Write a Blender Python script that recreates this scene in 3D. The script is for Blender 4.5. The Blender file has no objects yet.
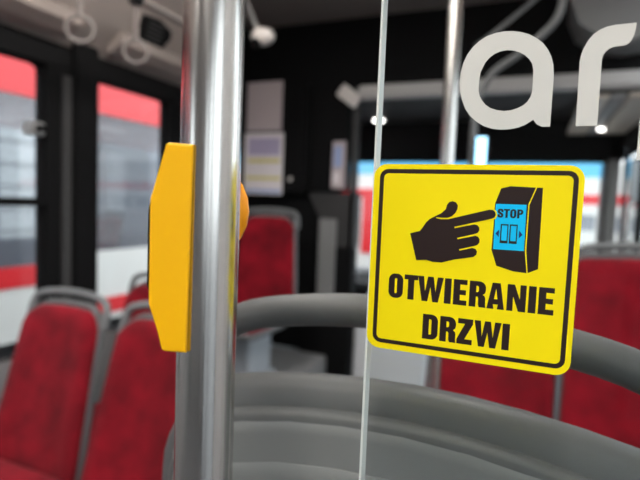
import bpy, bmesh, math, random
from mathutils import Vector, Matrix
random.seed(7)
PI = math.pi
SC = bpy.context.scene
COL = SC.collection

# ------------------------------------------------------------------ camera
# world axes: X to the right across the bus, Y towards its front, Z up (metres)
def set_camera():
    cam = bpy.data.cameras.new('camera')
    cam.sensor_width = 36.0
    cam.lens = 500.0 / 640.0 * 36.0
    cam.clip_start = 0.02
    cam.clip_end = 300
    cam.dof.use_dof = True
    cam.dof.focus_distance = 0.352
    cam.dof.aperture_fstop = 4.6
    o = bpy.data.objects.new('camera', cam)
    COL.objects.link(o)
    yaw, pitch, roll = math.radians(23), math.radians(-4.2), math.radians(2.3)
    fw = Vector((-math.sin(yaw) * math.cos(pitch), math.cos(yaw) * math.cos(pitch), math.sin(pitch)))
    rt = Vector((math.cos(yaw), math.sin(yaw), 0))
    up = rt.cross(fw)
    R = rt * math.cos(roll) + up * math.sin(roll)
    U = up * math.cos(roll) - rt * math.sin(roll)
    m = Matrix.Identity(4)
    for i in range(3):
        m[i][0], m[i][1], m[i][2] = R[i], U[i], -fw[i]
    m.translation = (0, 0, 1.3)
    o.matrix_world = m
    SC.camera = o
set_camera()

# ------------------------------------------------------------------ sky, exposure
w = bpy.data.worlds.new('overcast_sky')
SC.world = w
w.use_nodes = True
bg = w.node_tree.nodes['Background']
bg.inputs['Color'].default_value = (0.92, 0.96, 1.0, 1)
bg.inputs['Strength'].default_value = 0.9
SC.view_settings.view_transform = 'Standard'
SC.view_settings.look = 'None'
SC.view_settings.gamma = 1.0
SC.view_settings.use_curve_mapping = False
SC.view_settings.exposure = 1.85
FILL_STRIP = 7.0          # radiance of the out-of-view strips added to brighten the saloon
LAMP = 3.5           # radiance of the lit lamp lenses of the bus

# ------------------------------------------------------------------ materials
MATS = {}
def srgb(r, g, b):
    f = lambda c: (c / 255 / 12.92) if c / 255 <= 0.04045 else ((c / 255 + 0.055) / 1.055) ** 2.4
    return (f(r), f(g), f(b), 1)

def mat(name, col, rough=0.5, metal=0.0, spec=0.5, var=0.0, scale=20.0, bump=0.0, bscale=200.0, coat=0.0, sheen=0.0, stretch=None):
    m = bpy.data.materials.new(name)
    m.use_nodes = True
    nt = m.node_tree
    b = nt.nodes['Principled BSDF']
    b.inputs['Roughness'].default_value = rough
    b.inputs['Metallic'].default_value = metal
    b.inputs['Specular IOR Level'].default_value = spec
    b.inputs['Coat Weight'].default_value = coat
    b.inputs['Sheen Weight'].default_value = sheen
    b.inputs['Base Color'].default_value = col
    if var or bump:
        tc = nt.nodes.new('ShaderNodeTexCoord')
        mp = nt.nodes.new('ShaderNodeMapping')
        nt.links.new(tc.outputs['Object'], mp.inputs['Vector'])
        if stretch:
            mp.inputs['Scale'].default_value = stretch
    if var:
        n = nt.nodes.new('ShaderNodeTexNoise')
        n.inputs['Scale'].default_value = scale
        n.inputs['Detail'].default_value = 4
        nt.links.new(mp.outputs['Vector'], n.inputs['Vector'])
        r = nt.nodes.new('ShaderNodeValToRGB')
        r.color_ramp.elements[0].position = 0.3
        r.color_ramp.elements[1].position = 0.7
        r.color_ramp.elements[0].color = tuple(c * (1 - var) for c in col[:3]) + (1,)
        r.color_ramp.elements[1].color = tuple(min(1, c * (1 + var)) for c in col[:3]) + (1,)
        nt.links.new(n.outputs['Fac'], r.inputs['Fac'])
        nt.links.new(r.outputs['Color'], b.inputs['Base Color'])
    if bump:
        n2 = nt.nodes.new('ShaderNodeTexNoise')
        n2.inputs['Scale'].default_value = bscale
        n2.inputs['Detail'].default_value = 3
        nt.links.new(mp.outputs['Vector'], n2.inputs['Vector'])
        bp = nt.nodes.new('ShaderNodeBump')
        bp.inputs['Strength'].default_value = bump
        bp.inputs['Distance'].default_value = 0.002
        nt.links.new(n2.outputs['Fac'], bp.inputs['Height'])
        nt.links.new(bp.outputs['Normal'], b.inputs['Normal'])
    MATS[name] = m
    return m

def glass(name, tint, ior=1.45, gloss=1.0, veil=0.0, veil_col=(0.5, 0.5, 0.5, 1)):
    m = bpy.data.materials.new(name)
    m.use_nodes = True
    nt = m.node_tree
    nt.nodes.remove(nt.nodes['Principled BSDF'])
    t = nt.nodes.new('ShaderNodeBsdfTransparent')
    t.inputs['Color'].default_value = tint
    g = nt.nodes.new('ShaderNodeBsdfGlossy')
    g.inputs['Roughness'].default_value = 0.0
    g.inputs['Color'].default_value = (gloss, gloss, gloss, 1)
    f = nt.nodes.new('ShaderNodeFresnel')
    f.inputs['IOR'].default_value = ior
    x = nt.nodes.new('ShaderNodeMixShader')
    # surface reflection on the outer faces of the sheet only (no false total reflection inside it)
    ge = nt.nodes.new('ShaderNodeNewGeometry')
    mu = nt.nodes.new('ShaderNodeMath'); mu.operation = 'SUBTRACT'; mu.use_clamp = True
    nt.links.new(f.outputs['Fac'], mu.inputs[0])
    nt.links.new(ge.outputs['Backfacing'], mu.inputs[1])
    nt.links.new(mu.outputs['Value'], x.inputs['Fac'])
    if veil:
        df = nt.nodes.new('ShaderNodeBsdfDiffuse')
        df.inputs['Color'].default_value = veil_col
        dm = nt.nodes.new('ShaderNodeMixShader')
        dm.inputs['Fac'].default_value = veil
        nt.links.new(t.outputs['BSDF'], dm.inputs[1])
        nt.links.new(df.outputs['BSDF'], dm.inputs[2])
        nt.links.new(dm.outputs['Shader'], x.inputs[1])
    else:
        nt.links.new(t.outputs['BSDF'], x.inputs[1])
    nt.links.new(g.outputs['BSDF'], x.inputs[2])
    nt.links.new(x.outputs['Shader'], nt.nodes['Material Output'].inputs['Surface'])
    MATS[name] = m
    return m

def lamp_mat(name, col, strength):
    m = bpy.data.materials.new(name)
    m.use_nodes = True
    b = m.node_tree.nodes['Principled BSDF']
    b.inputs['Base Color'].default_value = col
    b.inputs['Emission Color'].default_value = col
    b.inputs['Emission Strength'].default_value = strength
    MATS[name] = m
    return m

def steel(name, col, rough):
    # brushed tube: long fine streaks along the tube vary gloss and tone a little
    m = mat(name, col, rough=rough, metal=1.0)
    nt = m.node_tree
    b = nt.nodes['Principled BSDF']
    tc = nt.nodes.new('ShaderNodeTexCoord')
    mp = nt.nodes.new('ShaderNodeMapping')
    mp.inputs['Scale'].default_value = (700, 700, 2.5)
    nt.links.new(tc.outputs['Object'], mp.inputs['Vector'])
    n = nt.nodes.new('ShaderNodeTexNoise')
    n.inputs['Scale'].default_value = 1.0
    n.inputs['Detail'].default_value = 3
    nt.links.new(mp.outputs['Vector'], n.inputs['Vector'])
    r = nt.nodes.new('ShaderNodeMapRange')
    r.inputs['To Min'].default_value = rough * 0.7
    r.inputs['To Max'].default_value = rough * 1.35
    nt.links.new(n.outputs['Fac'], r.inputs['Value'])
    nt.links.new(r.outputs['Result'], b.inputs['Roughness'])
    bp = nt.nodes.new('ShaderNodeBump')
    bp.inputs['Strength'].default_value = 0.06
    bp.inputs['Distance'].default_value = 0.0002
    nt.links.new(n.outputs['Fac'], bp.inputs['Height'])
    nt.links.new(bp.outputs['Normal'], b.inputs['Normal'])
    return m

steel('steel', (0.60, 0.585, 0.565, 1), 0.23)
mat('plush', srgb(118, 8, 24), rough=0.95, spec=0.2, var=0.4, scale=9, bump=0.5, bscale=350, sheen=0.05)
mat('shell_grey', srgb(104, 106, 107), rough=0.45, bump=0.06, bscale=900)
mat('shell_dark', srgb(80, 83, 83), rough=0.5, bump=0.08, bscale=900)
mat('light_grey', srgb(196, 200, 203), rough=0.45)
mat('mid_grey', srgb(128, 128, 128), rough=0.5)
mat('bracket_grey', srgb(150, 156, 162), rough=0.4)
mat('ceiling_lining', srgb(136, 127, 122), rough=0.55)
mat('cove_trim', srgb(158, 147, 140), rough=0.45)
mat('soffit_beige', srgb(236, 222, 205), rough=0.4)
mat('rail_grey', srgb(178, 176, 174), rough=0.5)
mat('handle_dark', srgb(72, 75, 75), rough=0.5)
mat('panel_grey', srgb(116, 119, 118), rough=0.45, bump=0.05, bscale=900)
mat('dark_lining', srgb(46, 45, 45), rough=0.6)
mat('post_grey', srgb(92, 90, 88), rough=0.5)
mat('black', srgb(11, 11, 12), rough=0.8, spec=0.15)
mat('rubber', srgb(10, 10, 11), rough=0.9, spec=0.15)
mat('floor_vinyl', srgb(92, 92, 95), rough=0.6, var=0.25, scale=160)
mat('wall_panel', srgb(140, 140, 140), rough=0.5)
mat('yellow_plastic', srgb(255, 190, 0), rough=0.42, spec=0.25, bump=0.03, bscale=700)
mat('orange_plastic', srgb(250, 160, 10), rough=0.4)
mat('sticker_yellow', srgb(255, 234, 0), rough=0.5, spec=0.25)
mat('ink', srgb(38, 22, 20), rough=0.4)
mat('ink_blue', srgb(8, 200, 252), rough=0.5, spec=0.25)
mat('ink_navy', srgb(20, 40, 110), rough=0.42)
mat('vinyl_white', srgb(214, 214, 208), rough=0.55)
mat('paper', srgb(222, 216, 218), rough=0.7)
mat('paper_print', srgb(170, 160, 190), rough=0.7)
mat('paper_yellow', srgb(205, 195, 100), rough=0.7)
mat('paper_blue', srgb(150, 165, 205), rough=0.7)
mat('paper_grey', srgb(180, 168, 170), rough=0.6)
mat('white_plastic', srgb(215, 210, 205), rough=0.4)
mat('bus_red', srgb(222, 40, 48), rough=0.3, coat=0.3)
mat('bus_white', srgb(228, 228, 224), rough=0.3, coat=0.3)
mat('bus_grey', srgb(150, 155, 162), rough=0.5)
mat('hall_grey', srgb(150, 152, 158), rough=0.8, var=0.1, scale=0.6)
mat('dark_gate', srgb(84, 88, 95), rough=0.6)
mat('asphalt', srgb(112, 112, 114), rough=0.9, var=0.2, scale=6)
mat('tyre', srgb(20, 20, 20), rough=0.8)
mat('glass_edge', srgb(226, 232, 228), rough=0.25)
mat('clear_ring', srgb(112, 106, 103), rough=0.2)
glass('pane_glass', (0.97, 0.98, 0.98, 1), 1.30)
glass('window_glass', (0.93, 0.95, 0.95, 1), 1.40)
glass('tinted_band', (0.45, 0.80, 1.0, 1), 1.40)
glass('neighbour_glass', (0.75, 0.78, 0.81, 1), 1.6, veil=0.18, veil_col=srgb(150, 153, 162))  # even diffuse grey mixed in, standing in for sky reflected by the panes
lamp_mat('lamp_lens', (1.0, 0.97, 0.92, 1), LAMP)
lamp_mat('fill_strip_lens', (1.0, 0.95, 0.9, 1), FILL_STRIP)
lamp_mat('blue_screen', (0.35, 0.72, 1.0, 1), 0.9)

# ------------------------------------------------------------------ helpers
def tag(o, label=None, cat=None, group=None, kind=None):
    if label: o['label'] = label
    if cat: o['category'] = cat
    if group: o['group'] = group
    if kind: o['kind'] = kind
    return o

def link(name, me, m, parent=None, smooth=False):
    o = bpy.data.objects.new(name, me)
    COL.objects.link(o)
    if m: me.materials.append(MATS[m])
    if parent: o.parent = parent
    if smooth:
        for p in me.polygons: p.use_smooth = True
        try:
            me.set_sharp_from_angle(angle=math.radians(38))
        except Exception:
            pass
    return o

def empty(name, loc=(0, 0, 0), rz=0.0):
    o = bpy.data.objects.new(name, None)
    o.empty_display_size = 0.05
    COL.objects.link(o)
    o.location = loc
    o.rotation_euler = (0, 0, rz)
    return o

def mesh(verts, faces):
    me = bpy.data.meshes.new('m')
    me.from_pydata([tuple(v) for v in verts], [], faces)
    bm = bmesh.new(); bm.from_mesh(me)
    bmesh.ops.recalc_face_normals(bm, faces=bm.faces)
    bm.to_mesh(me); bm.free()
    return me

def box_me(x0, x1, y0, y1, z0, z1, bev=0.0, seg=2):
    bm = bmesh.new()
    bmesh.ops.create_cube(bm, size=1)
    for v in bm.verts:
        v.co = Vector(((x0 + x1) / 2 + v.co.x * (x1 - x0), (y0 + y1) / 2 + v.co.y * (y1 - y0), (z0 + z1) / 2 + v.co.z * (z1 - z0)))
    if bev:
        bmesh.ops.bevel(bm, geom=bm.edges[:], offset=bev, segments=seg, affect='EDGES')
    me = bpy.data.meshes.new('m'); bm.to_mesh(me); bm.free()
    return me

def box(name, x0, x1, y0, y1, z0, z1, m, parent=None, bev=0.0):
    return link(name, box_me(x0, x1, y0, y1, z0, z1, bev), m, parent, smooth=bool(bev))

def arc(cx, cy, r, a0, a1, n):
    return [(cx + r * math.cos(a0 + (a1 - a0) * i / n), cy + r * math.sin(a0 + (a1 - a0) * i / n)) for i in range(n + 1)]

def outline(wb, wt, z0, z1, rb, rt, d=0.0, n=7, crown=0.0):
    """rounded trapezoid in (x, z), inset by d; bottom width wb, top width wt, top edge arched by crown"""
    hb, ht = wb / 2 - d, wt / 2 - d
    a, b = z0 + d, z1 - d
    rb, rt = max(rb - d, 0.0015), max(rt - d, 0.0015)
    pts = arc(hb - rb, a + rb, rb, -PI / 2, 0, n) + arc(ht - rt, b - rt, rt, 0, PI / 2, n)
    k = 8
    pts += [((ht - rt) * (1 - 2 * i / k), b) for i in range(1, k)]
    pts += arc(-ht + rt, b - rt, rt, PI / 2, PI, n) + arc(-hb + rb, a + rb, rb, PI, 1.5 * PI, n)
    if crown:
        pts = [(x, z + crown * max(0, 1 - (x / max(ht, 1e-4)) ** 2) * max(0, (z - a) / max(b - a, 0.001)) ** 6) for x, z in pts]
    return pts

def loft(rings, close=True):
    """rings: lists of 3D points with the same count"""
    n = len(rings[0])
    verts = [p for r in rings for p in r]
    faces = []
    for k in range(len(rings) - 1):
        for i in range(n):
            j = (i + 1) % n
            faces.append((k * n + i, k * n + j, (k + 1) * n + j, (k + 1) * n + i))
    if close:
        faces.append(tuple(range(n)))
        faces.append(tuple(range((len(rings) - 1) * n, len(rings) * n)))
    return mesh(verts, faces)

def tube_me(path, r, n=12, closed=False, sub=0):
    P = [Vector(p) for p in path]
    if sub:
        P = catmull(P, sub, closed)
    m = len(P)
    rings = []
    prev = None
    for i, p in enumerate(P):
        if closed:
            t = P[(i + 1) % m] - P[i - 1]
        else:
            t = P[min(i + 1, m - 1)] - P[max(i - 1, 0)]
        t.normalize()
        if prev is None:
            a = Vector((0, 0, 1)) if abs(t.z) < 0.9 else Vector((0, 1, 0))
            u = t.cross(a).normalized()
        else:
            u = (prev - t * prev.dot(t)).normalized()
        prev = u
        v = t.cross(u)
        rr = r[i] if isinstance(r, (list, tuple)) else r
        rings.append([p + u * (rr * math.cos(2 * PI * k / n)) + v * (rr * math.sin(2 * PI * k / n)) for k in range(n)])
    if closed:
        return loft(rings + [rings[0]], close=False)
    return loft(rings)

def catmull(P, sub, closed=False):
    out = []
    n = len(P)
    rng = range(n if closed else n - 1)
    for i in rng:
        p0 = P[(i - 1) % n] if (closed or i > 0) else P[0] * 2 - P[1]
        p1, p2 = P[i], P[(i + 1) % n]
        p3 = P[(i + 2) % n] if (closed or i < n - 2) else P[-1] * 2 - P[-2]
        for k in range(sub):
            t = k / sub
            out.append(0.5 * ((2 * p1) + (p2 - p0) * t + (2 * p0 - 5 * p1 + 4 * p2 - p3) * t * t + (3 * p1 - p0 - 3 * p2 + p3) * t ** 3))
    if not closed:
        out.append(P[-1].copy())
    return out

def tube(name, path, r, m, parent=None, n=12, closed=False, sub=0):
    return link(name, tube_me(path, r, n, closed, sub), m, parent, smooth=True)

def flat(name, loops, thick, m, parent, origin, u, v, nrm):
    """flat piece from outline loops (holes by even-odd) in the plane origin + a*u + b*v, raised along nrm"""
    cu = bpy.data.curves.new('c', 'CURVE')
    cu.dimensions = '2D'
    cu.fill_mode = 'BOTH'
    cu.extrude = thick / 2
    for L in loops:
        s = cu.splines.new('POLY')
        s.points.add(len(L) - 1)
        for p, (a, b) in zip(s.points, L):
            p.co = (a, b, 0, 1)
        s.use_cyclic_u = True
    t = bpy.data.objects.new('t', cu)
    COL.objects.link(t)
    dg = bpy.context.evaluated_depsgraph_get()
    me = bpy.data.meshes.new_from_object(t.evaluated_get(dg))
    bpy.data.objects.remove(t)
    me.materials.clear()
    u, v, nrm, o0 = Vector(u), Vector(v), Vector(nrm), Vector(origin)
    for q in me.vertices:
        c = q.co.copy()
        q.co = o0 + u * c.x + v * c.y + nrm * (c.z + thick / 2)
    bm = bmesh.new(); bm.from_mesh(me)
    bmesh.ops.recalc_face_normals(bm, faces=bm.faces)
    bm.to_mesh(me); bm.free()
    return link(name, me, m, parent)

def rrect(x0, y0, x1, y1, r, n=6):
    return (arc(x1 - r, y0 + r, r, -PI / 2, 0, n) + arc(x1 - r, y1 - r, r, 0, PI / 2, n)
            + arc(x0 + r, y1 - r, r, PI / 2, PI, n) + arc(x0 + r, y0 + r, r, PI, 1.5 * PI, n))

def copy_tree(o, parent=None):
    c = o.copy()
    COL.objects.link(c)
    c.parent = parent
    for ch in o.children:
        copy_tree(ch, c)
    return c

def struct(o):
    o['kind'] = 'structure'
    return o

XL, XR = -1.90, 0.62         # inner faces of the side walls
YB, YF = -3.2, 4.70          # back and front of the modelled part of the bus
ZC = 2.46                    # ceiling

# ------------------------------------------------------------------ outside ground
struct(box('ground', -40, 40, -40, 60, -0.45, -0.35, 'asphalt'))

# ------------------------------------------------------------------ bus shell
struct(box('floor', XL - 0.06, XR + 0.06, YB, YF, -0.08, 0.0, 'floor_vinyl'))

def ceiling():
    prof = [(XL, 1.925), (XL + 0.05, 1.99), (XL + 0.12, 2.05), (XL + 0.20, 2.29), (XL + 0.29, 2.41), (XL + 0.42, ZC),
            (XR - 0.42, ZC), (XR - 0.29, 2.41), (XR - 0.20, 2.29), (XR - 0.12, 2.05), (XR - 0.05, 1.99), (XR, 1.925)]
    outer = [(XR + 0.06, 1.925), (XR + 0.06, 2.62), (XL - 0.06, 2.62), (XL - 0.06, 1.925)]
    P = prof + outer
    return loft([[(x, y, z) for x, z in P] for y in (YB, 2.35)])
c = struct(link('ceiling', ceiling(), 'ceiling_lining', None, smooth=True))
struct(box('ceiling_middle', XL - 0.06, XR + 0.06, 2.35, 3.02, ZC, 2.62, 'ceiling_lining'))
# pale trim rail running along the foot of the left cove, in lengths with open joints
for y0, y1 in ((-3.0, -1.3), (-1.28, 0.2), (0.22, 1.55), (1.77, 2.33)):
    p = [(XL + 0.04, 1.945), (XL + 0.08, 1.955), (XL + 0.135, 1.99), (XL + 0.15, 2.03), (XL + 0.12, 2.045), (XL + 0.045, 1.98)]
    link('cove_trim', loft([[(x, y, z) for x, z in p] for y in (y0, y1)]), 'cove_trim', c)

# front part of the roof: black lining stepped down above the driver and the front door
fc = struct(box('ceiling_front', XL, XR, 3.06, YF, 2.06, 2.14, 'dark_lining'))

# back wall, out of view, made solid to keep reflections off the partition
wb = struct(empty('wall_back', (0, 0, 0)))
box('back_panel', XL, XR, YB - 0.06, YB, 0, 2.62, 'wall_panel', wb)
box('back_rail', XL, XR, YB, YB + 0.03, 0.9, 0.98, 'black', wb)

# left wall: grey dado, black window rail and pillars
wl = struct(empty('wall_left', (0, 0, 0)))
ZB, ZT = 0.62, 1.83
box('dado_panel', XL - 0.06, XL, YB, YF, 0.0, ZB, 'wall_panel', wl)
box('window_rail', XL - 0.06, XL + 0.02, YB, YF, ZT, 1.925, 'black', wl)
pillars_l = [(-3.2, -2.95), (-1.45, -1.2), (0.02, 0.28), (1.492, 1.732), (2.25, 3.05), (4.3, 4.7)]
for y0, y1 in pillars_l:
    box('pillar', XL - 0.06, XL + 0.015, y0, y1, ZB, ZT, 'black', wl)
box('front_quarter_panel', XL - 0.06, XL + 0.015, 2.352, 3.05, 1.925, ZC, 'black', wl)
box('pillar_cover', XL + 0.015, XL + 0.05, 1.60, 1.732, ZB, 1.955, 'black', wl, bev=0.01)
box('pillar_strip', XL + 0.015, XL + 0.028, 1.555, 1.60, ZB, 1.80, 'dark_lining', wl)

def window(num, X, y0, y1, z0, z1, bar=None, latch=False, side=1, label=None):
    """side window: rubber frame with rounded corners, glass pane; bar = height of the vent rail"""
    t = struct(empty('window_%d' % num, (X, (y0 + y1) / 2, z0)))
    cy, cz = (y0 + y1) / 2, z0
    o = rrect(y0 - cy - 0.012, -0.012, y1 - cy + 0.012, z1 - z0 + 0.012, 0.02)
    i = rrect(y0 - cy + 0.008, 0.008, y1 - cy - 0.008, z1 - z0 - 0.008, 0.045)
    flat('frame', [o, i], 0.03, 'rubber', t, (-0.035 * side, 0, 0), (0, 1, 0), (0, 0, 1), (side, 0, 0))
    if bar:
        box('lower_pane', -0.032, -0.026, y0 - cy, y1 - cy, 0, bar - z0 - 0.017, 'window_glass', t)
        box('upper_pane', -0.032, -0.026, y0 - cy, y1 - cy, bar - z0 + 0.017, z1 - z0, 'window_glass', t)
        box('vent_rail', -0.04, 0.012, y0 - cy, y1 - cy, bar - z0 - 0.017, bar - z0 + 0.017, 'rubber', t, bev=0.004)
    else:
        box('pane', -0.032, -0.026, y0 - cy, y1 - cy, 0, z1 - z0, 'window_glass', t)
    if latch:
        l = box('latch', -0.03, 0.03, y1 - cy - 0.085, y1 - cy - 0.02, 1.53 - z0, 1.585 - z0, 'mid_grey', t, bev=0.006)
        box('latch_knob', 0.03, 0.05, y1 - cy - 0.065, y1 - cy - 0.04, 1.545 - z0, 1.57 - z0, 'black', l)
    return t
window(1, XL, 0.28, 1.492, ZB, ZT, bar=1.258, latch=True)
window(2, XL, 1.732, 2.25, ZB, ZT)
window(3, XL, -1.2, 0.02, ZB, ZT, bar=1.258)
window(4, XL, -2.95, -1.45, ZB, ZT, bar=1.258)
window(5, XL, 3.05, 4.3, 0.9, ZT)
box('dado_panel', XL - 0.06, XL, 3.05, 4.3, ZB, 0.9, 'black', wl)

# right wall: middle door beside the camera, front door, windows between
wr = struct(empty('wall_right', (0, 0, 0)))
box('window_rail', XR - 0.02, XR + 0.06, YB, YF, 1.83, 1.925, 'black', wr)
for y0, y1 in ((-3.2, -2.95), (-1.55, -1.35), (-0.02, 0.7), (1.55, 1.8), (3.0, 3.2)):
    box('pillar', XR - 0.015, XR + 0.06, y0, y1, 0, 1.83, 'light_grey' if y1 - y0 > 0.5 else 'black', wr)
for y0, y1 in ((-2.95, -1.55), (0.7, 1.55), (1.8, 3.0)):
    box('dado_panel', XR, XR + 0.06, y0, y1, 0, 0.75, 'wall_panel', wr)
window(6, XR, 0.7, 1.55, 0.75, 1.83, side=-1)
window(7, XR, 1.8, 3.0, 0.75, 1.83, side=-1)
window(8, XR, -2.95, -1.55, 0.75, 1.83, side=-1)

def door(num, y0, y1):
    t = struct(empty('door_%d' % num, (XR + 0.03, (y0 + y1) / 2, 0)))
    h = (y1 - y0) / 4
    for s in (-1, 1):
        o = rrect(s * h - h + 0.004, 0.01, s * h + h - 0.004, 1.82, 0.02)
        i = rrect(s * h - h + 0.05, 0.12, s * h + h - 0.05, 1.76, 0.05)
        l = flat('door_leaf', [o, i], 0.03, 'black', t, (-0.015, 0, 0), (0, 1, 0), (0, 0, 1), (1, 0, 0))
        box('door_pane', -0.003, 0.003, s * h - h + 0.05, s * h + h - 0.05, 0.12, 1.76, 'window_glass', l)
        tube('door_bar', [(-0.05, s * 0.07, 0.8), (-0.07, s * 0.07, 0.86), (-0.07, s * 0.07, 1.34), (-0.05, s * 0.07, 1.4)], 0.014, 'steel', l)
    return t
door(1, -1.35, -0.02)
door(2, 3.2, 4.68)

# front wall: dash, windscreen with blue tinted head band, corner posts
wf = struct(empty('wall_front', (0, 0, 0)))
box('dash_panel', XL, XR, YF, YF + 0.08, 0.0, 0.52, 'black', wf)
box('header_panel', XL, XR, 4.52, YF, 1.715, 2.06, 'black', wf, bev=0.02)
box('corner_post', 0.485, 0.60, 4.52, YF + 0.06, 0.3, 2.06, 'post_grey', wf, bev=0.03)
box('corner_post', XL, XL + 0.1, 4.55, YF + 0.06, 0.3, 2.06, 'black', wf, bev=0.03)
ws = struct(empty('window_9', (-0.67, YF, 0.52)))
box('windscreen_pane', -1.23, 1.29, 0.02, 0.028, 0, 1.08, 'window_glass', ws)
box('tinted_band', -1.23, 1.29, 0.02, 0.028, 1.08, 1.35, 'tinted_band', ws)

# bulkhead over the aisle, with a pale rail across its foot
bk = struct(empty('trim_1', (0, 0, 0)))
box('bulkhead_panel', XL, XR, 3.02, 3.10, 2.03, ZC + 0.02, 'black', bk)
box('bulkhead_rail', -1.05, XR, 2.975, 3.06, 1.955, 2.035, 'rail_grey', bk, bev=0.012)
box('cabinet_panel', XL, -1.32, 3.06, 3.10, 0.3, 1.38, 'black', bk)
box('cabinet_panel', XL, -1.12, 3.02, 3.10, 1.38, 2.03, 'black', bk)
# dark grey rounded housing hanging from the bulkhead at the right
prof = [(0.10, 2.455), (0.10, 2.30), (0.14, 2.20), (0.24, 2.13), (0.36, 2.11), (0.48, 2.13), (0.56, 2.2), (0.56, 2.455)]
h = link('destination_display', loft([[(x, y, z) for x, z in prof] for y in (2.72, 2.74, 3.0, 3.018)]), 'mid_grey', None, smooth=True)
tag(h, 'dark grey rounded display housing under the ceiling at upper right', 'display')
# soffit over the front door with a lamp
sf = struct(empty('trim_2', (0, 0, 0)))
for x0, x1, m in ((0.20, 0.335, 'soffit_beige'), (0.345, 0.41, 'rail_grey'), (0.425, 0.61, 'soffit_beige')):
    box('soffit_board', x0, x1, 3.11, 4.5, 1.925, 1.95, m, sf, bev=0.004)

# podiums (wheel boxes) that carry the raised seats
struct(box('trim_3', -0.42, XR, 0.40, 1.05, 0, 0.26, 'mid_grey', bev=0.01))
struct(box('trim_4', -0.42, XR, 1.42, 2.30, 0, 0.26, 'light_grey', bev=0.01))
struct(box('trim_5', XL, -1.20, 2.28, 3.02, 0, 0.30, 'mid_grey', bev=0.01))

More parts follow.
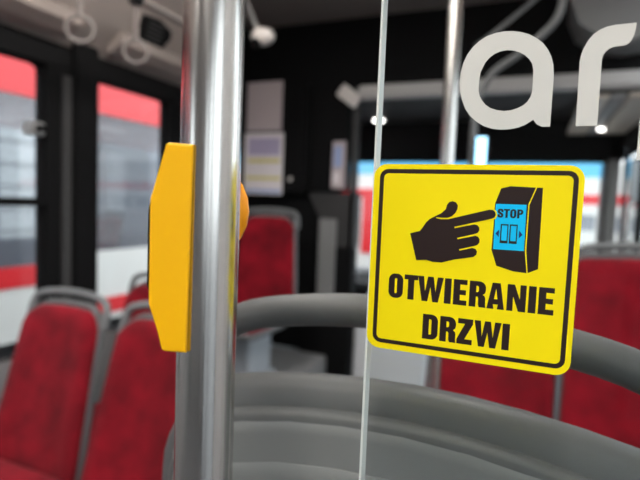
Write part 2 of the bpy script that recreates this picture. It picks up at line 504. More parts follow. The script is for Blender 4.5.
# ------------------------------------------------------------------ seats
def seat(name, W, H, zc, top, dark=False, lean=0.16, pedestal='bracket_grey', TW=0.86, RT=0.10, HW=0.5, CR=0.014):
    """bus seat facing -y, origin on the floor under the foot of the backrest.
    W width, H height of the pad top, zc cushion height, top height of the handle"""
    t = empty(name)
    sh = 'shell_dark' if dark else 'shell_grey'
    L = math.tan(lean)
    def lay(pts, y, curve=0.0, ref=None):
        # backrest sheet: leaned back with height, wings curving forwards (towards -y)
        return [(x, y + (z - zc) * L - curve * (x / (W / 2)) ** 2, z) for x, z in pts]
    z0 = zc - 0.05
    # upholstered pad
    rings = []
    for d, y, cv in ((0.009, 0.0, 0.02), (0.006, -0.02, 0.02), (0.012, -0.036, 0.022), (0.032, -0.046, 0.024), (0.07, -0.048, 0.024), (0.12, -0.044, 0.018)):
        rings.append(lay(outline(W * 1.0, W * TW, z0, H, 0.03, RT - 0.015, d, crown=0.012), y, cv))
    link('backrest', loft(rings), 'plush', t, smooth=True)
    # plastic shell with a raised rim behind the pad
    rings = []
    for d, y, cv in ((0.02, -0.012, 0.02), (0.004, -0.018, 0.02), (0.0, -0.004, 0.02), (0.003, 0.010, 0.018), (0.010, 0.016, 0.016), (0.026, 0.018, 0.014), (0.0285, 0.026, 0.014), (0.032, 0.0285, 0.014), (0.042, 0.0285, 0.014)):
        rings.append(lay(outline(W, W * TW, z0 - 0.02, H + 0.012, 0.05, RT, d, crown=CR), y, cv))
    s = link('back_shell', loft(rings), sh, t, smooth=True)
    # upper and lower back panels with a shadow gap between them
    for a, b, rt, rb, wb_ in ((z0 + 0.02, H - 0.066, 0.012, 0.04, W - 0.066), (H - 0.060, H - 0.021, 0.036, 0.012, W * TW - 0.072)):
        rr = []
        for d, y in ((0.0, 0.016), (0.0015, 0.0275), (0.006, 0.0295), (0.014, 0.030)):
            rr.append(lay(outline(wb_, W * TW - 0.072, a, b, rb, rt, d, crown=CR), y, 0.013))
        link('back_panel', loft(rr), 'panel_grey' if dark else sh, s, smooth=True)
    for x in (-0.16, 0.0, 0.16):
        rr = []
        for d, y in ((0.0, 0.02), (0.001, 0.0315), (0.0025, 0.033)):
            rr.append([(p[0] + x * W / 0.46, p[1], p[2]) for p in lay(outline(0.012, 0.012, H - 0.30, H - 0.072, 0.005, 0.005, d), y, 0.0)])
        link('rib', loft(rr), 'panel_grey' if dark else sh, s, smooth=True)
    # grab handle arched over the backrest
    hw = W * HW * TW
    hh = top - 0.016
    path = []
    for x, z in ((-hw * 1.0, H - 0.06), (-hw * 0.985, H - 0.01), (-hw * 0.92, H + (hh - H) * 0.5), (-hw * 0.72, H + (hh - H) * 0.80), (-hw * 0.38, H + (hh - H) * 0.95), (0, hh),
                 (hw * 0.38, H + (hh - H) * 0.95), (hw * 0.72, H + (hh - H) * 0.80), (hw * 0.92, H + (hh - H) * 0.5), (hw * 0.985, H - 0.01), (hw * 1.0, H - 0.06)):
        path.append((x, 0.004 + (z - zc) * L - 0.016 * (x / hw) ** 2, z))
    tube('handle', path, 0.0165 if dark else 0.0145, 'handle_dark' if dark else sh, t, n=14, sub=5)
    # seat cushion with a plastic pan
    rings = []
    cp = [(-(W * 0.44), -0.42), (W * 0.44, -0.42), (W * 0.47, -0.2), (W * 0.45, 0.0), (-(W * 0.45), 0.0), (-(W * 0.47), -0.2)]
    def csh(d, z):
        q = arc(W * 0.44 - 0.07, -0.42 + 0.07, 0.07 - min(d, 0.06), -PI / 2, 0, 6) + arc(W * 0.45 - 0.03, -0.04, 0.03 - min(d, 0.025), 0, PI / 2, 4) \
            + arc(-W * 0.45 + 0.03, -0.04, 0.03 - min(d, 0.025), PI / 2, PI, 4) + arc(-W * 0.44 + 0.07, -0.42 + 0.07, 0.07 - min(d, 0.06), PI, 1.5 * PI, 6)
        return [(x * (1 - 2 * max(0, d - 0.025) / W), y - 0.05, z) for x, y in q]
    link('cushion', loft([csh(0.01, zc - 0.055), csh(0.0, zc - 0.03), csh(0.004, zc - 0.01), csh(0.02, zc), csh(0.05, zc + 0.004)]), 'plush', t, smooth=True)
    link('seat_pan', loft([csh(0.05, zc - 0.10), csh(0.012, zc - 0.088), csh(0.0, zc - 0.06), csh(0.004, zc - 0.052)]), sh, t, smooth=True)
    # pedestal
    link('pedestal', loft([[(x, y, z) for x, y in rrect(-0.09 * k, -0.34 * k2, 0.09 * k, -0.05, 0.03)] for k, k2, z in ((1.3, 1.0, 0.0), (1.3, 1.0, 0.02), (0.9, 0.9, 0.03), (0.9, 0.9, zc - 0.10))]), pedestal, t, smooth=True)
    return t

# pair of low seats by the left windows
sA = seat('bus_seat', 0.455, 0.866, 0.33, 0.935, lean=0.24, TW=0.86)
sA.location = (-1.61, 1.245, 0)
tag(sA, 'red plush bus seat beside the left window pillar, left one of its pair', 'seat', 'seats facing the camera')
sB = copy_tree(sA); sB.location = (-1.135, 1.245, 0)
tag(sB, 'red plush bus seat half hidden behind the yellow button unit, right of its pair', 'seat', 'seats facing the camera')
sC = copy_tree(sA); sC.location = (-1.63, 1.80, 0)
tag(sC, 'red bus seat in the row behind, its top just showing behind the left pair', 'seat', 'seats facing the camera')
# seat on the front left wheel box
sD = seat('bus_seat', 0.43, 0.905, 0.37, 0.965, lean=0.05)
sD.location = (-1.45, 2.62, 0.30)
tag(sD, 'red bus seat with pale grey rim below the posted papers', 'seat', 'seats facing the camera')
# raised pair at the right
sE = seat('bus_seat', 0.442, 0.895, 0.30, 0.955, lean=0.12, TW=0.95, RT=0.055, HW=0.475)
sE.location = (-0.11, 1.83, 0.26)
tag(sE, 'red bus seat seen under the yellow sticker, left of the right-hand pair', 'seat', 'seats facing the camera')
sF = copy_tree(sE); sF.location = (0.334, 1.83, 0.26)
tag(sF, 'red bus seat at the right edge of the picture', 'seat', 'seats facing the camera')
# near seat with its grey back to the camera
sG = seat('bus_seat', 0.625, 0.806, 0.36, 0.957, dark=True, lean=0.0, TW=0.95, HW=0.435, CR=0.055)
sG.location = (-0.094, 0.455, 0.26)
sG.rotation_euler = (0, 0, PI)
tag(sG, 'near bus seat seen from behind, dark grey plastic back shell and arched handle', 'seat')

# ------------------------------------------------------------------ poles
def pole(x, y, r, z0, z1, label, group=None):
    t = empty('grab_pole', (x, y, z0))
    tube('pole_tube', [(0, 0, 0), (0, 0, z1 - z0)], r, 'steel', t, n=40)
    link('floor_flange', loft([[(rr * math.cos(a), rr * math.sin(a), z) for a in [2 * PI * k / 24 for k in range(24)]] for rr, z in ((r + 0.025, 0), (r + 0.025, 0.008), (r + 0.004, 0.02), (r + 0.0015, 0.04))]), 'steel', t, smooth=True)
    tag(t, label, 'pole', group)
    return t
pole(-0.1872, 0.262, 0.0188, 0, 2.455, 'thick brushed stainless steel pole carrying the yellow button unit, nearest the camera', 'stainless poles')
pole(-0.209, 1.28, 0.0175, 0, 2.455, 'blurred stainless pole behind the first white letter of the glass', 'stainless poles')

# ------------------------------------------------------------------ button unit on the near pole
def button_unit():
    t = empty('stop_button_unit', (-0.188, 0.262, 1.2065))
    tag(t, 'yellow plastic stop button unit clamped on the near steel pole', 'button unit')
    wv = Vector((-0.50, 0.866, 0))      # away from the camera
    nv = Vector((-0.866, -0.50, 0))     # the side its button faces
    P0 = Vector((-0.1885, 0.2440, 0)) - Vector((-0.188, 0.262, 0)) - wv * 0.0045 + nv * 0.0008
    prof = [(-0.0008, 0.0006), (0.0118, 0.0016), (0.0215, 0.030), (0.0215, 0.092), (0.0113, 0.1252), (-0.0026, 0.1248)]
    def ring(d, k):
        cx, cz = 0.012, 0.063
        out = []
        for i, (a, z) in enumerate(prof):
            da = (1 if a < cx else -1) * d
            dz = (1 if z < cz else -1) * d
            out.append(P0 + nv * (a + da) + wv * k + Vector((0, 0, z + dz)))
        return out
    link('housing', loft([ring(0.0014, 0.0), ring(0.0003, 0.0006), ring(0.0, 0.0016), ring(0.0, 0.040), ring(0.002, 0.042)]), 'yellow_plastic', t)
    # dark button plate standing a little proud of the face
    pts = []
    for k in (0.006, 0.036):
        pts.append([P0 + nv * a + wv * k + Vector((0, 0, z)) for a, z in ((0.017, 0.037), (0.0229, 0.038), (0.0236, 0.041), (0.0236, 0.085), (0.0229, 0.089), (0.017, 0.090))])
    link('button_plate', loft(pts), 'black', t)
    # rounded back half on the far side of the pole
    rings = []
    for i in range(1, 10):
        a = PI * i / 10
        rad = 0.0250 * math.sin(a)
        zz = 0.086 - 0.030 * math.cos(a)
        rings.append([Vector((0, 0, zz)) - nv * (rad * math.cos(b)) + wv * (0.016 + 0.013 * math.sin(b) * (rad / 0.0250)) for b in [2 * PI * k / 20 for k in range(20)]])
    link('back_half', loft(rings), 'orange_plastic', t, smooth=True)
button_unit()

# ------------------------------------------------------------------ glass partition
GX0, GX1, GY = -0.1135, 0.50, 0.3654
g = empty('glass_partition', (0.19, GY, 0.262))
tag(g, 'clear glass partition pane with a pale polished edge behind the yellow sticker', 'glass pane')
box('pane', GX0 - 0.19 + 0.0018, GX1 - 0.19, 0, 0.011, 0.02, 1.75, 'pane_glass', g)
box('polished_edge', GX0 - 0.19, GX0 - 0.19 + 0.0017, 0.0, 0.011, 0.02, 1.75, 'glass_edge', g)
box('foot_clamp', -0.28, 0.28, -0.006, 0.017, 0.0, 0.05, 'steel', g, bev=0.003)

# sheet-plane coordinates in millimetres: a to the right, b down from the sticker's upper left corner
SX, SZ = -0.1126, 1.3312
def put(name, loops, m, parent, level, par_loc, thick=0.00006, corner=(SX, SZ), unit=990):
    o = Vector((corner[0], GY, corner[1])) - Vector(par_loc) + Vector((0, -0.00005 - level * 0.00007, 0))
    return flat(name, [[(a / unit, b / unit) for a, b in L] for L in loops], thick, m, parent, o, (1, 0, 0), (0, 0, -1), (0, -1, 0))

# white lettering on the pane
aO = [(118.0, -26.3), (113.2, -26.3), (109.9, -27.9), (107.4, -31.0), (103, -28), (98.4, -26.1), (93, -25.1), (87.6, -24.9), (82, -25.6), (76.2, -27.6), (71, -30.8), (66.4, -35.0), (63, -39.8), (60.5, -45.9), (58.9, -52), (58.2, -58.9),
      (58.6, -65.5), (60.0, -71.6), (62.3, -77), (65.7, -81.7), (69.8, -85.4), (74.5, -88.2), (80, -89.8), (85.5, -90.4), (91, -90.1), (96.3, -88.9), (101.4, -87), (106.2, -84.0), (110.2, -80.5), (113.4, -76.2), (115.7, -71.5), (117.2, -66.5), (117.9, -60), (118.0, -54)]
aI = [(71.3, -51.8), (71.2, -58), (71.9, -64.4), (74.6, -70.6), (77.2, -73.7), (80.4, -76.0), (84, -77.3), (88.2, -77.8), (92.3, -77.2), (96.2, -75.7), (99.5, -73.7), (102.3, -71.0), (104.3, -67.9), (105.3, -64), (105.6, -57), (105.6, -50.1), (104.8, -46.3), (103.1, -43.1), (100.6, -40.8), (97.6, -39.2), (93.3, -37.8), (88.8, -37.4), (84, -38.2), (79.6, -39.8), (76.5, -42.1), (74.1, -44.9), (72.3, -48)]
rO = [(133.0, -26.3), (132.5, -67.4), (133.0, -71), (134.2, -75.3), (136.5, -80.2), (139.2, -83.6), (142.6, -86.0), (146.4, -87.5), (150.7, -88.2), (162.3, -88.4), (162.1, -84.6), (161.5, -81.3), (160.5, -78.4), (159.1, -76.4), (157.5, -75.4), (155.8, -75.1), (151.6, -74.9), (148.8, -74), (146.7, -72.1), (145.5, -70), (145.0, -67.4), (145.3, -26.3)]
pO = [(168.2, -4.6), (168.2, -62)] + arc(195, -62, 26.8, PI, 2 * PI, 14) + arc(195, -52, 26.8, 0, PI * 0.72, 10) + [(181, -30), (181, -4.6)]
pI = rrect(181, -77.5, 209, -37.5, 13.5)
GL = (0.19, GY, 0.262)
for L in ([aO, aI], [rO], [pO, pI]):
    put('vinyl_letter', L, 'vinyl_white', g, 0, GL, corner=(-0.112, 1.330), unit=1000)

# ------------------------------------------------------------------ yellow sticker
SL = (SX + 0.070, GY, SZ - 0.138)
st = empty('sticker', SL)
tag(st, 'square yellow sticker with pointing hand and OTWIERANIE DRZWI on the glass', 'sticker')
put('sheet', [rrect(0, 0, 140, 138.3, 9.5)], 'sticker_yellow', st, 0, SL)
put('border_line', [rrect(4.5, 3.6, 136.6, 133.9, 6.2), rrect(7.6, 6.7, 133.6, 130.9, 3.6)], 'ink', st, 1, SL)
hand = [(29.33, 50.11), (32.99, 48.97), (36.25, 48.04), (38.46, 44.98), (40.46, 41.59), (43.03, 38.91), (46.51, 36.93), (50.83, 34.57), (53.84, 31.57), (54.54, 28.5), (55.83, 26.49), (58.23, 25.69), (60.7, 26.49), (62.04, 28.56), (61.85, 31.23), (60.46, 34.13), (58.15, 36.37), (55.76, 37.38), (51.9, 37.65), (47.44, 37.4), (47.48, 38.2), (51.07, 38.69), (56.35, 38.42), (60.63, 37.14), (83.09, 30.67), (85.56, 30.74), (87.13, 32.22), (87.57, 34.1), (86.7, 35.86), (84.63, 36.83), (60.5, 43.6), (60.71, 44.6), (73.89, 41.23), (75.94, 41.64), (77.38, 43.31), (77.5, 45.23), (76.43, 47.05), (74.29, 47.89), (62.86, 51.3), (63.07, 52.3), (75.04, 49.07), (76.93, 49.65), (78.04, 51.34), (78.01, 53.62), (76.61, 55.48), (74.79, 56.14), (64.71, 59.2), (64.92, 60.2), (73.52, 57.64), (75.76, 58.19), (76.88, 60.04), (76.35, 62.38), (74.58, 63.94), (61.49, 66.78), (52.84, 69.67), (46.56, 69.65), (41.96, 68.56), (34.83, 69.33)]
dev = put('printed_button_unit', [[(89.86, 16.0), (95.85, 14.31), (115.84, 14.98), (116.35, 68.89), (109.87, 72.2), (100.79, 71.66), (90.06, 68.8), (86.27, 58.11), (86.59, 41.92), (86.6, 26.39)]], 'ink', st, 1, SL)
def ribbon(pts, wd):
    l = [(a - wd / 2, b) for a, b in pts]
    return l + [(a + wd / 2, b) for a, b in reversed(pts)]
put('edge_line', [ribbon([(112.0, 14.7), (108.0, 26.24), (107.9, 56.86), (109.8, 72.1)], 0.75)], 'sticker_yellow', dev, 2, SL)
bl = put('blue_panel', [[(87.2, 26.4), (106.6, 26.4), (106.9, 57.4), (87.3, 57.5)]], 'ink_blue', dev, 2, SL)
# finger tip outlined in yellow where it touches the blue panel
put('finger_outline', [[(83.2, 29.6), (85.9, 29.7), (88.0, 31.6), (88.6, 34.1), (87.6, 36.7), (84.9, 37.9), (82, 36.5), (82, 31)]], 'sticker_yellow', st, 3, SL)
put('pointing_hand', [hand], 'ink', st, 4, SL)
for x in (91.2, 97.0):
    put('door_symbol', [[(x, 40), (x + 5, 40), (x + 5, 53), (x, 53)], [(x + 0.8, 40.9), (x + 4.3, 40.9), (x + 4.3, 51.2), (x + 0.8, 51.2)]], 'ink', dev, 3, SL)
put('arrow', [[(88.1, 46.6), (90.4, 43.9), (90.4, 49.1)]], 'ink_navy', dev, 3, SL)
put('arrow', [[(105.4, 46.6), (103.1, 43.9), (103.1, 49.1)]], 'ink_navy', dev, 3, SL)

def glyph(ch, w, h, s, t):
    """heavy condensed capitals; a to the right, b down; w x h box, s stem width, t bar height"""
    if ch == 'I':
        return [[(0, 0), (w, 0), (w, h), (0, h)]]
    if ch == 'O':
        r = w * 0.44
        return [rrect(0, 0, w, h, r), rrect(s, t, w - s, h - t, max((w - 2 * s) * 0.48, 0.05))]
    if ch == 'T':
        m = w / 2
        return [[(0, 0), (w, 0), (w, t), (m + s / 2, t), (m + s / 2, h), (m - s / 2, h), (m - s / 2, t), (0, t)]]
    if ch == 'E':
        k = (h - t) / 2
        return [[(0, 0), (w, 0), (w, t), (s, t), (s, k), (w * 0.93, k), (w * 0.93, k + t), (s, k + t), (s, h - t), (w, h - t), (w, h), (0, h)]]
    if ch == 'W':
        q = s * 0.92
        return [[(0, 0), (q, 0), (w * 0.295, h * 0.60), (w * 0.39, 0), (w * 0.61, 0), (w * 0.705, h * 0.60), (w - q, 0), (w, 0), (w * 0.82, h), (w * 0.60, h), (w * 0.5, h * 0.42), (w * 0.40, h), (w * 0.18, h)]]
    if ch == 'A':
        return [[(w * 0.27, 0), (w * 0.73, 0), (w, h), (w - s * 1.02, h), (w * 0.645, h * 0.82), (w * 0.355, h * 0.82), (s * 1.02, h), (0, h)],
                [(w * 0.5, h * 0.22), (w * 0.60, h * 0.62), (w * 0.40, h * 0.62)]]
    if ch == 'N':
        return [[(0, 0), (s * 1.0, 0), (w - s * 0.85, h * 0.55), (w - s * 0.85, 0), (w, 0), (w, h), (w - s * 1.0, h), (s * 0.85, h * 0.45), (s * 0.85, h), (0, h)]]
    if ch == 'Z':
        return [[(w * 0.04, 0), (w, 0), (w, t * 0.95), (s * 1.15, h - t), (w * 0.98, h - t), (w * 0.98, h), (0, h), (0, h - t * 0.95), (w - s * 1.2, t), (w * 0.04, t)]]
    if ch == 'D':
        r = w * 0.42
        return [[(0, h), (0, 0)] + arc(w - r, r, r, -PI / 2, 0, 6) + arc(w - r, h - r, r, 0, PI / 2, 6),
                [(s, h - t), (s, t)] + arc(w - s - 0.9 * w / 11, t + 0.9 * w / 11, 0.9 * w / 11, -PI / 2, 0, 4) + arc(w - s - 0.9 * w / 11, h - t - 0.9 * w / 11, 0.9 * w / 11, 0, PI / 2, 4)]
    if ch == 'P':
        r = h * 0.28
        return [[(0, h), (0, 0)] + arc(w - r, r, r, -PI / 2, 0, 6) + arc(w - r, h * 0.60 - r, r, 0, PI / 2, 6) + [(s, h * 0.60), (s, h)],
                [(s, h * 0.41), (s, t)] + arc(w - s - h * 0.05, t + h * 0.05, h * 0.05, -PI / 2, PI / 2, 6)[:4] + [(w - s, h * 0.36), (w - s - h * 0.04, h * 0.41)]]
    if ch == 'R':
        r = h * 0.25
        return [[(0, h), (0, 0)] + arc(w * 0.97 - r, r, r, -PI / 2, 0, 6) + [(w * 0.97, h * 0.34), (w * 0.93, h * 0.44), (w * 0.80, h * 0.51), (w * 0.93, h * 0.57), (w * 0.97, h * 0.66), (w * 0.97, h * 0.9), (w, h), (w - s * 0.98, h), (w * 0.545, h * 0.9), (w * 0.545, h * 0.66), (w * 0.51, h * 0.60), (s, h * 0.59), (s, h)],
                [(s, h * 0.42), (s, t * 0.95), (w * 0.50, t * 0.95), (w * 0.56, h * 0.23), (w * 0.56, h * 0.36), (w * 0.50, h * 0.42)]]
    if ch == 'S':
        c = [(w, h * 0.36), (w - s, h * 0.36), (w - s, h * 0.25), (w * 0.5, h * 0.19), (s, h * 0.25), (s * 1.05, h * 0.33), (w * 0.88, h * 0.50), (w, h * 0.64), (w, h * 0.80), (w * 0.9, h * 0.94), (w * 0.66, h), (w * 0.34, h), (w * 0.1, h * 0.94), (0, h * 0.80), (0, h * 0.63),
             (s, h * 0.63), (s, h * 0.76), (w * 0.5, h * 0.82), (w - s, h * 0.76), (w - s, h * 0.69), (w * 0.14, h * 0.51), (0, h * 0.37), (0, h * 0.20), (w * 0.1, h * 0.06), (w * 0.34, 0), (w * 0.66, 0), (w * 0.9, h * 0.06), (w, h * 0.20)]
        return [c]
def write(spec, b0, b1, s, t, parent, level):
    for ch, l, r in spec:
        loops = [[(l + a, b0 + b) for a, b in L] for L in glyph(ch, r - l, b1 - b0, s, t)]
        put('printed_letter', loops, 'ink', parent, level, SL)
write([('O', 15.2, 26.1), ('T', 27.0, 37.0), ('W', 37.0, 55.3), ('I', 56.2, 60.9), ('E', 62.5, 71.8), ('R', 73.4, 84.7), ('A', 85.4, 96.8), ('N', 98.3, 110.3), ('I', 111.8, 116.5), ('E', 118.0, 127.5)], 80.6, 98.8, 4.55, 3.5, st, 1)
write([('D', 42.0, 53.0), ('R', 54.5, 66.0), ('Z', 66.6, 77.3), ('W', 78.2, 96.0), ('I', 96.8, 101.5)], 108.1, 126.4, 4.55, 3.6, st, 1)
write([('S', 88.7, 92.4), ('T', 92.6, 96.4), ('O', 96.7, 100.6), ('P', 101.1, 104.9)], 29.7, 35.7, 1.45, 1.15, dev, 3)

# ------------------------------------------------------------------ driver's cabinet, papers, fittings at the front
cb = empty('equipment_cabinet', (-1.64, 2.96, 1.36))
tag(cb, 'black equipment cabinet behind the driver with papers on its door', 'cabinet')
link('body', loft([[(x, y, z) for x, z in rrect(-0.25, 0, 0.27, 0.72, 0.05)] for y in (0.055, 0.0)]), 'black', cb)
link('door', loft([[(x * k + 0, y, z) for x, z in rrect(-0.235, 0.018, 0.215, 0.70, 0.04)] for k, y in ((1, 0.001), (1, -0.010), (0.99, -0.012))]), 'black', cb)
lk = link('lock', loft([[(0.16 + r * math.cos(a), y, 0.09 + r * math.sin(a)) for a in [2 * PI * k / 14 for k in range(14)]] for r, y in ((0.014, -0.011), (0.014, -0.018), (0.011, -0.020))]), 'white_plastic', cb)
def paper(name, x0, x1, z0, z1, y, m, label, prints=()):
    o = empty(name, ((x0 + x1) / 2, y, z0))
    tag(o, label, 'notice', 'papers on the cabinet')
    box('sheet', -(x1 - x0) / 2, (x1 - x0) / 2, -0.002, 0.0, 0, z1 - z0, m, o)
    for a0, a1, b0, b1, mm in prints:
        ww, hh = x1 - x0, z1 - z0
        box('printed_block', -ww / 2 + a0 * ww, -ww / 2 + a1 * ww, -0.0032, -0.0021, b0 * hh, b1 * hh, mm, o)
    return o
paper('notice_sheet', -1.82, -1.555, 1.765, 2.085, 2.945, 'paper_grey', 'pinkish grey framed notice, upper of two on the black cabinet', ((0.07, 0.93, 0.06, 0.94, 'paper_grey'),))
paper('notice_sheet', -1.83, -1.535, 1.345, 1.750, 2.943, 'paper', 'white printed notice with yellow lines, lower of two on the black cabinet',
      ((0.1, 0.92, 0.64, 0.92, 'paper_print'), (0.1, 0.92, 0.52, 0.58, 'paper_yellow'), (0.05, 0.95, 0.24, 0.29, 'paper_yellow'), (0.05, 0.97, 0.02, 0.08, 'paper_blue')))
# cab corner column with a leaflet
cc = empty('cab_column', (-1.2, 3.05, 0))
tag(cc, 'dark column of the driver cab between the red seat and the windscreen', 'column')
box('column_foot', -0.22, 0.13, 0.0, 0.12, 0.0, 1.02, 'black', cc, bev=0.01)
box('column_strip', -0.10, 0.02, -0.02, 0.01, 0.55, 1.20, 'mid_grey', cc, bev=0.006)
link('column_flare', loft([[(x, y, z) for x, y in rrect(-0.2 * k, 0.0, 0.14, 0.12, 0.01)] for k, z in ((0.5, 1.02), (0.55, 1.2), (1.0, 1.375))]), 'dark_lining', cc, smooth=True)
box('column_post', 0.10, 0.135, 0.0, 0.05, 1.02, 2.03, 'dark_lining', cc)
lf = paper('leaflet', -1.215, -1.125, 1.40, 1.70, 3.015, 'paper_grey', 'narrow pale leaflet with blue print on the black panel beside the windscreen',
      ((0.1, 0.75, 0.45, 0.9, 'paper_blue'), (0.1, 0.6, 0.1, 0.35, 'paper')))
# low white console on the floor in front of the cab
cn = empty('floor_console', (-0.93, 3.1, 0))
tag(cn, 'low white plastic console on the floor beside the cab door', 'console')
link('body', loft([[(x, y, z) for x, y in rrect(-0.13 - 0.0, 0.0 + k, 0.36, 0.5, 0.03)] for k, z in ((0.0, 0.0), (0.0, 0.12), (0.03, 0.17), (0.03, 0.62), (0.06, 0.66))]), 'light_grey', cn, smooth=True)
tube('skirt_moulding', [(-0.12, -0.005, 0.10), (0.1, -0.01, 0.115), (0.3, -0.005, 0.145)], 0.018, 'white_plastic', cn, sub=4)
# dashboard seen through the cab opening
db = empty('dashboard', (-1.3, 4.45, 0))
tag(db, 'dark dashboard below the windscreen', 'dashboard')
box('dash_body', -0.48, 0.9, -0.25, 0.03, 0.0, 0.50, 'dark_lining', db, bev=0.03)
box('dash_screen', -0.2, 0.06, -0.27, -0.21, 0.42, 0.58, 'black', db, bev=0.01)

# white tilted box under the bulkhead rail
wbx = link('card_reader', box_me(-0.075, 0.075, -0.03, 0.0, -0.043, 0.043, 0.006), 'white_plastic', None, smooth=True)
wbx.location = (-1.115, 3.02, 1.98); wbx.rotation_euler = (0, math.radians(36), 0)
tag(wbx, 'small white tilted box on the black bulkhead', 'box')
# surveillance camera on a short arm
cv = empty('surveillance_camera', (-1.36, 2.30, 2.30))
tag(cv, 'white surveillance camera on a short arm under the ceiling, right of the near pole', 'camera')
tube('arm', [(-0.12, 0, 0.15), (-0.10, 0, 0.06), (0.0, -0.02, -0.13)], 0.014, 'mid_grey', cv, sub=3)
rings = []
for i in range(1, 12):
    a = PI * i / 12
    rings.append([(0.03 + 0.066 * math.cos(a), -0.02 + 0.045 * math.sin(a) * math.cos(b), -0.165 + 0.045 * math.sin(a) * math.sin(b)) for b in [2 * PI * k / 18 for k in range(18)]])
link('camera_body', loft(rings), 'white_plastic', cv, smooth=True)
link('camera_lens', loft([[(0.01 + r * math.cos(b), -0.045 - d, -0.205 + r * math.sin(b)) for b in [2 * PI * k / 14 for k in range(14)]] for r, d in ((0.026, 0.0), (0.026, 0.02), (0.018, 0.026))]), 'black', cv)

# dark loudspeaker grille on the left cove
sp = empty('speaker_grille', (XL + 0.139, 1.965, 2.10))
tag(sp, 'dark rounded speaker plate on the ceiling cove left of the near pole', 'speaker')
nrm = Vector((0.949, 0, -0.316))
uu, vv = Vector((0, 1, 0)), Vector((0.316, 0, 0.949))
def onp(a, b, d): return uu * a + vv * b + nrm * d
pl = [(-0.095, 0.03), (-0.08, 0.055), (0.02, 0.065), (0.115, 0.035), (0.12, 0.0), (0.075, -0.06), (-0.02, -0.075), (-0.085, -0.055)]
link('plate', loft([[onp(a * k, b * k, d) for a, b in pl] for k, d in ((1, 0.001), (1, 0.010), (0.94, 0.014))]), 'black', sp)
for i in range(-2, 3):
    link('slot_bar', loft([[onp(-0.05 + e, i * 0.02 + f, d) for e, f in ((0, -0.004), (0.1, -0.004), (0.1, 0.004), (0, 0.004))] for d in (0.0135, 0.017)]), 'dark_lining', sp)
# ceiling rail with hanging straps
rl = empty('ceiling_rail', (-1.52, 0, 2.09))
tag(rl, 'grey ceiling rail that carries the hanging straps', 'rail')
tube('rail_tube', [(0, -2.6, 0), (0, 2.3, 0)], 0.015, 'clear_ring', rl)
for y in (-1.5, 0.4, 2.25):
    tube('rail_bracket', [(0, y, 0.01), (0, y, 0.36)], 0.009, 'black', rl)
def strap(y, label, sx=0.0):
    s = empty('hanging_strap', (-1.52, y, 2.075))
    tag(s, label, 'strap', 'hanging straps')
    box('strap_clip', -0.022, 0.022, -0.022, 0.022, -0.012, 0.036, 'black', s, bev=0.005)
    box('strap_band', -0.004, 0.004, -0.013, 0.013, -0.15, -0.01, 'clear_ring', s)
    R = 0.046
    path = [(sx + R * math.sin(a) * 0.75, R * math.sin(a) * 0.65, -0.195 + R * math.cos(a)) for a in [2 * PI * k / 28 for k in range(28)]]
    tube('strap_ring', path, 0.007, 'clear_ring', s, closed=True, n=10)
strap(1.60, 'clear hanging strap with a ring in front of the window band, right one')
strap(1.33, 'clear hanging strap with a ring near the top left corner')

# curved overhead rails behind the lettering
r1 = empty('curved_pole', (-0.28, 2.4, 0))
tag(r1, 'distant grey pole whose top curves to the right behind the first white letter', 'pole')
tube('pole_tube', [(0, 0, 0), (0.0, 0, 1.0), (0.003, 0, 1.70), (0.02, 0, 1.82), (0.07, 0, 1.915), (0.17, 0, 1.985), (0.27, 0, 2.07), (0.322, 0, 2.14), (0.335, 0, 2.25), (0.335, 0, 2.455)], 0.016, 'shell_grey', r1, sub=6)
tube('floor_flange', [(0, 0, 0), (0, 0, 0.03)], 0.035, 'shell_grey', r1)
r2 = tube('overhead_rail', [(-0.30, 2.45, 2.05), (-0.2, 2.45, 2.12), (-0.08, 2.45, 2.215), (0.1, 2.45, 2.37), (0.16, 2.45, 2.44)], 0.010, 'shell_grey', None, sub=4)
tag(r2, 'thin grey slanting overhead rail above the first white letter', 'rail', None)

# validator with a blue screen on the distant pole
vd = empty('ticket_validator', (-0.258, 2.355, 1.50))
tag(vd, 'small device with a light blue screen above the sticker, on the distant pole', 'validator')
box('body', -0.01, 0.055, -0.02, 0.03, -0.12, 0.13, 'black', vd, bev=0.008)
box('screen', 0.002, 0.046, -0.0225, -0.0202, -0.02, 0.12, 'blue_screen', vd)

# lamps
def round_lamp(x, y, z, r, label):
    t = empty('ceiling_lamp', (x, y, z))
    tag(t, label, 'lamp', 'small ceiling lamps')
    ci = lambda rr, zz: [(rr * math.cos(b), rr * math.sin(b), zz) for b in [2 * PI * k / 20 for k in range(20)]]
    link('lamp_ring', loft([ci(r + 0.015, 0.0), ci(r + 0.015, -0.012), ci(r + 0.002, -0.016)]), 'white_plastic', t, smooth=True)
    link('lamp_lens', loft([ci(r, -0.0165), ci(r * 0.9, -0.024)]), 'lamp_lens', t)
round_lamp(-1.30, 4.27, 2.06, 0.045, 'small lit round lamp under the front ceiling left of the glass edge')
round_lamp(0.40, 4.1, 1.924, 0.022, 'small lit round lamp in the pale soffit right of the white letters')
# two glowing strips added on the unseen ceiling as fill light
def fill_strip(x, label):
    t = empty('fill_light_strip', (x, 0.2, ZC - 0.001))
    tag(t, label, 'lamp', 'added fill light strips')
    box('strip_base', -0.085, 0.085, -1.85, 1.75, -0.022, 0.0, 'white_plastic', t, bev=0.004)
    for k in range(3):
        y0 = -1.83 + k * 1.18
        box('fill_strip_lens', -0.065, 0.065, y0, y0 + 1.17, -0.042, -0.023, 'fill_strip_lens', t, bev=0.008)
fill_strip(-1.15, 'long unseen fill light strip added over the left side of the aisle')
fill_strip(-0.02, 'long unseen fill light strip added over the right side of the aisle')

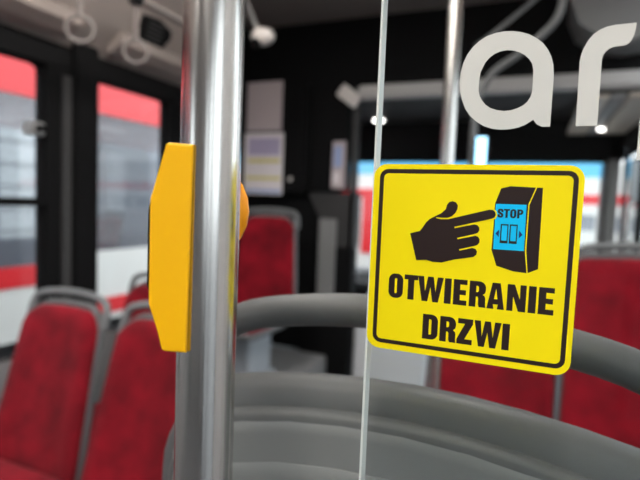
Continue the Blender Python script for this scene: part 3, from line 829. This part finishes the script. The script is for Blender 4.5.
# ------------------------------------------------------------------ vehicles outside
def wheel(t, x, y, z, r):
    ci = lambda rr, xx: [(xx, rr * math.cos(b), rr * math.sin(b)) for b in [2 * PI * k / 24 for k in range(24)]]
    o = link('wheel', loft([ci(r * 0.6, 0.05), ci(r * 0.62, 0.09), ci(r, 0.09), ci(r, -0.12)]), 'tyre', t, smooth=True)
    o.location = (x, y, z)
    return o

NX = -4.2
nb = empty('neighbour_bus', (NX, 3.0, -0.35))
tag(nb, 'red and white bus parked alongside beyond the left windows', 'bus')
def nbox(name, x0, x1, y0, y1, z0, z1, m, par=nb):
    return box(name, x0 - NX, x1 - NX, y0 - 3.0, y1 - 3.0, z0 + 0.35, z1 + 0.35, m, par)
nbox('roof_band', NX - 2.4, NX, -3, 10, 2.14, 2.50, 'bus_red')
nbox('roof', NX - 2.3, NX - 0.08, -3, 10, 2.50, 2.72, 'bus_white')
nbox('lower_side', NX - 0.06, NX, -3, 3.45, -0.05, 0.50, 'bus_white')
nbox('lower_side', NX - 0.06, NX, 3.45, 10, -0.05, 0.70, 'bus_white')
nbox('red_stripe', NX + 0.0, NX + 0.012, -3, 3.40, 0.44, 0.63, 'bus_red')
nbox('red_stripe', NX + 0.0, NX + 0.012, 3.48, 10, 0.02, 0.19, 'bus_red')
nbox('far_side', NX - 2.4, NX - 2.34, -3, 10, -0.05, 0.65, 'bus_grey')
for y in (-3.0, -1.2, 0.6, 2.4, 4.2, 6.0, 7.8, 9.6):
    nbox('far_post', NX - 2.4, NX - 2.34, y, y + 0.25, 0.65, 2.14, 'bus_grey')
nbox('bus_floor', NX - 2.34, NX - 0.06, -3, 10, -0.05, 0.02, 'bus_grey')
for y0, y1 in ((-3, -2.8), (-1.3, -1.2), (0.3, 0.4), (1.9, 2.0), (3.40, 3.50), (5.0, 5.1), (6.6, 6.7), (8.2, 8.3), (9.8, 10)):
    nbox('window_post', NX - 0.06, NX - 0.005, y0, y1, 0.5, 2.14, 'rubber')
for y0, y1 in ((-2.8, -1.3), (-1.2, 0.3), (0.4, 1.9), (2.0, 3.40), (3.5, 5.0), (5.1, 6.6), (6.7, 8.2), (8.3, 9.8)):
    nbox('window_pane', NX - 0.03, NX - 0.024, y0, y1, 0.5, 2.14, 'neighbour_glass')
for y in (0.2, 7.4):
    wheel(nb, -0.12, y - 3.0, 0.48, 0.48)
for i, y in enumerate((4.42, 6.6, 2.6)):  # first one added in place of a red seat's reflection in the window
    s = copy_tree(sA); s.location = (NX - 0.45, y, 0.18); s.rotation_euler = (0, 0, 0)
    tag(s, ('red seat added inside the parked bus in place of a seat reflection in the second left window', 'red seat farthest forward inside the parked bus', 'red seat inside the parked bus behind the window pillar')[i], 'seat', 'seats in the parked bus')

fb = empty('crossing_bus', (-1.0, 10.0, -0.35))
tag(fb, 'white and red bus standing crosswise beyond the windscreen', 'bus')
def fbox(name, x0, x1, y0, y1, z0, z1, m):
    return box(name, x0 + 1.0, x1 + 1.0, y0, y1, z0 + 0.35, z1 + 0.35, m, fb)
fbox('lower_side', -4, 6, 0, 2.4, 0.0, 1.0, 'bus_white')
fbox('window_band', -4, 6, 0.03, 2.37, 1.0, 1.27, 'bus_grey')
fbox('upper_side', -4, 6, 0, 2.4, 1.27, 1.46, 'bus_white')
fbox('red_band', -4, 6, 0, 2.4, 1.46, 1.64, 'bus_red')
fbox('roof', -3.95, 5.95, 0.03, 2.37, 1.64, 2.2, 'bus_white')
fbox('red_door', -3.3, -2.7, -0.03, 0.0, 0.3, 1.64, 'bus_red')
for x in (-3.4, -1.6, 0.2, 1.0, 1.8, 3.8):
    fbox('window_post', x, x + 0.12, 0.0, 0.03, 1.0, 1.27, 'bus_white')

# grey depot hall beyond the parked bus
dh = empty('depot_hall', (-13.0, 8.0, -0.35))
tag(dh, 'pale grey depot hall seen through the windows of the parked bus', 'building')
box('hall_wall', -6.0, 0.0, -18, 20, 0.0, 7.0, 'hall_grey', dh)
box('hall_plinth', 0.0, 0.06, -18, 20, 0.0, 0.6, 'mid_grey', dh)
for k in range(7):
    y = -15 + k * 4.6
    d_ = box('hall_gate', 0.0, 0.08, y, y + 3.0, 0.0, 3.4, 'bus_white' if k % 2 else 'dark_gate', dh)
    for q in range(5):
        box('gate_rib', 0.08, 0.11, y, y + 3.0, 0.55 + q * 0.6, 0.60 + q * 0.6, 'mid_grey', d_)
    box('hall_window', 0.0, 0.05, y, y + 3.0, 4.2, 5.2, 'dark_gate', dh)

# door mirror outside the front door
mr = empty('wing_mirror', (0.80, 4.86, 1.42))
tag(mr, 'grey rounded wing mirror outside the front door at the right edge', 'mirror')
link('mirror_housing', loft([[(x, y, z) for x, z in outline(0.17, 0.2, -0.02, 0.36, 0.06, 0.05, d)] for d, y in ((0.02, 0.0), (0.0, 0.015), (0.0, 0.06), (0.04, 0.09))]), 'dark_lining', mr, smooth=True)
link('mirror_face', loft([[(x, y, z) for x, z in outline(0.17, 0.2, -0.02, 0.36, 0.06, 0.05, d)] for d, y in ((0.024, -0.001), (0.025, -0.004))]), 'light_grey', mr)
tube('mirror_arm', [(0.0, 0.04, 0.34), (-0.03, 0.03, 0.45), (-0.2, 0.0, 0.6)], 0.018, 'black', mr, sub=4)
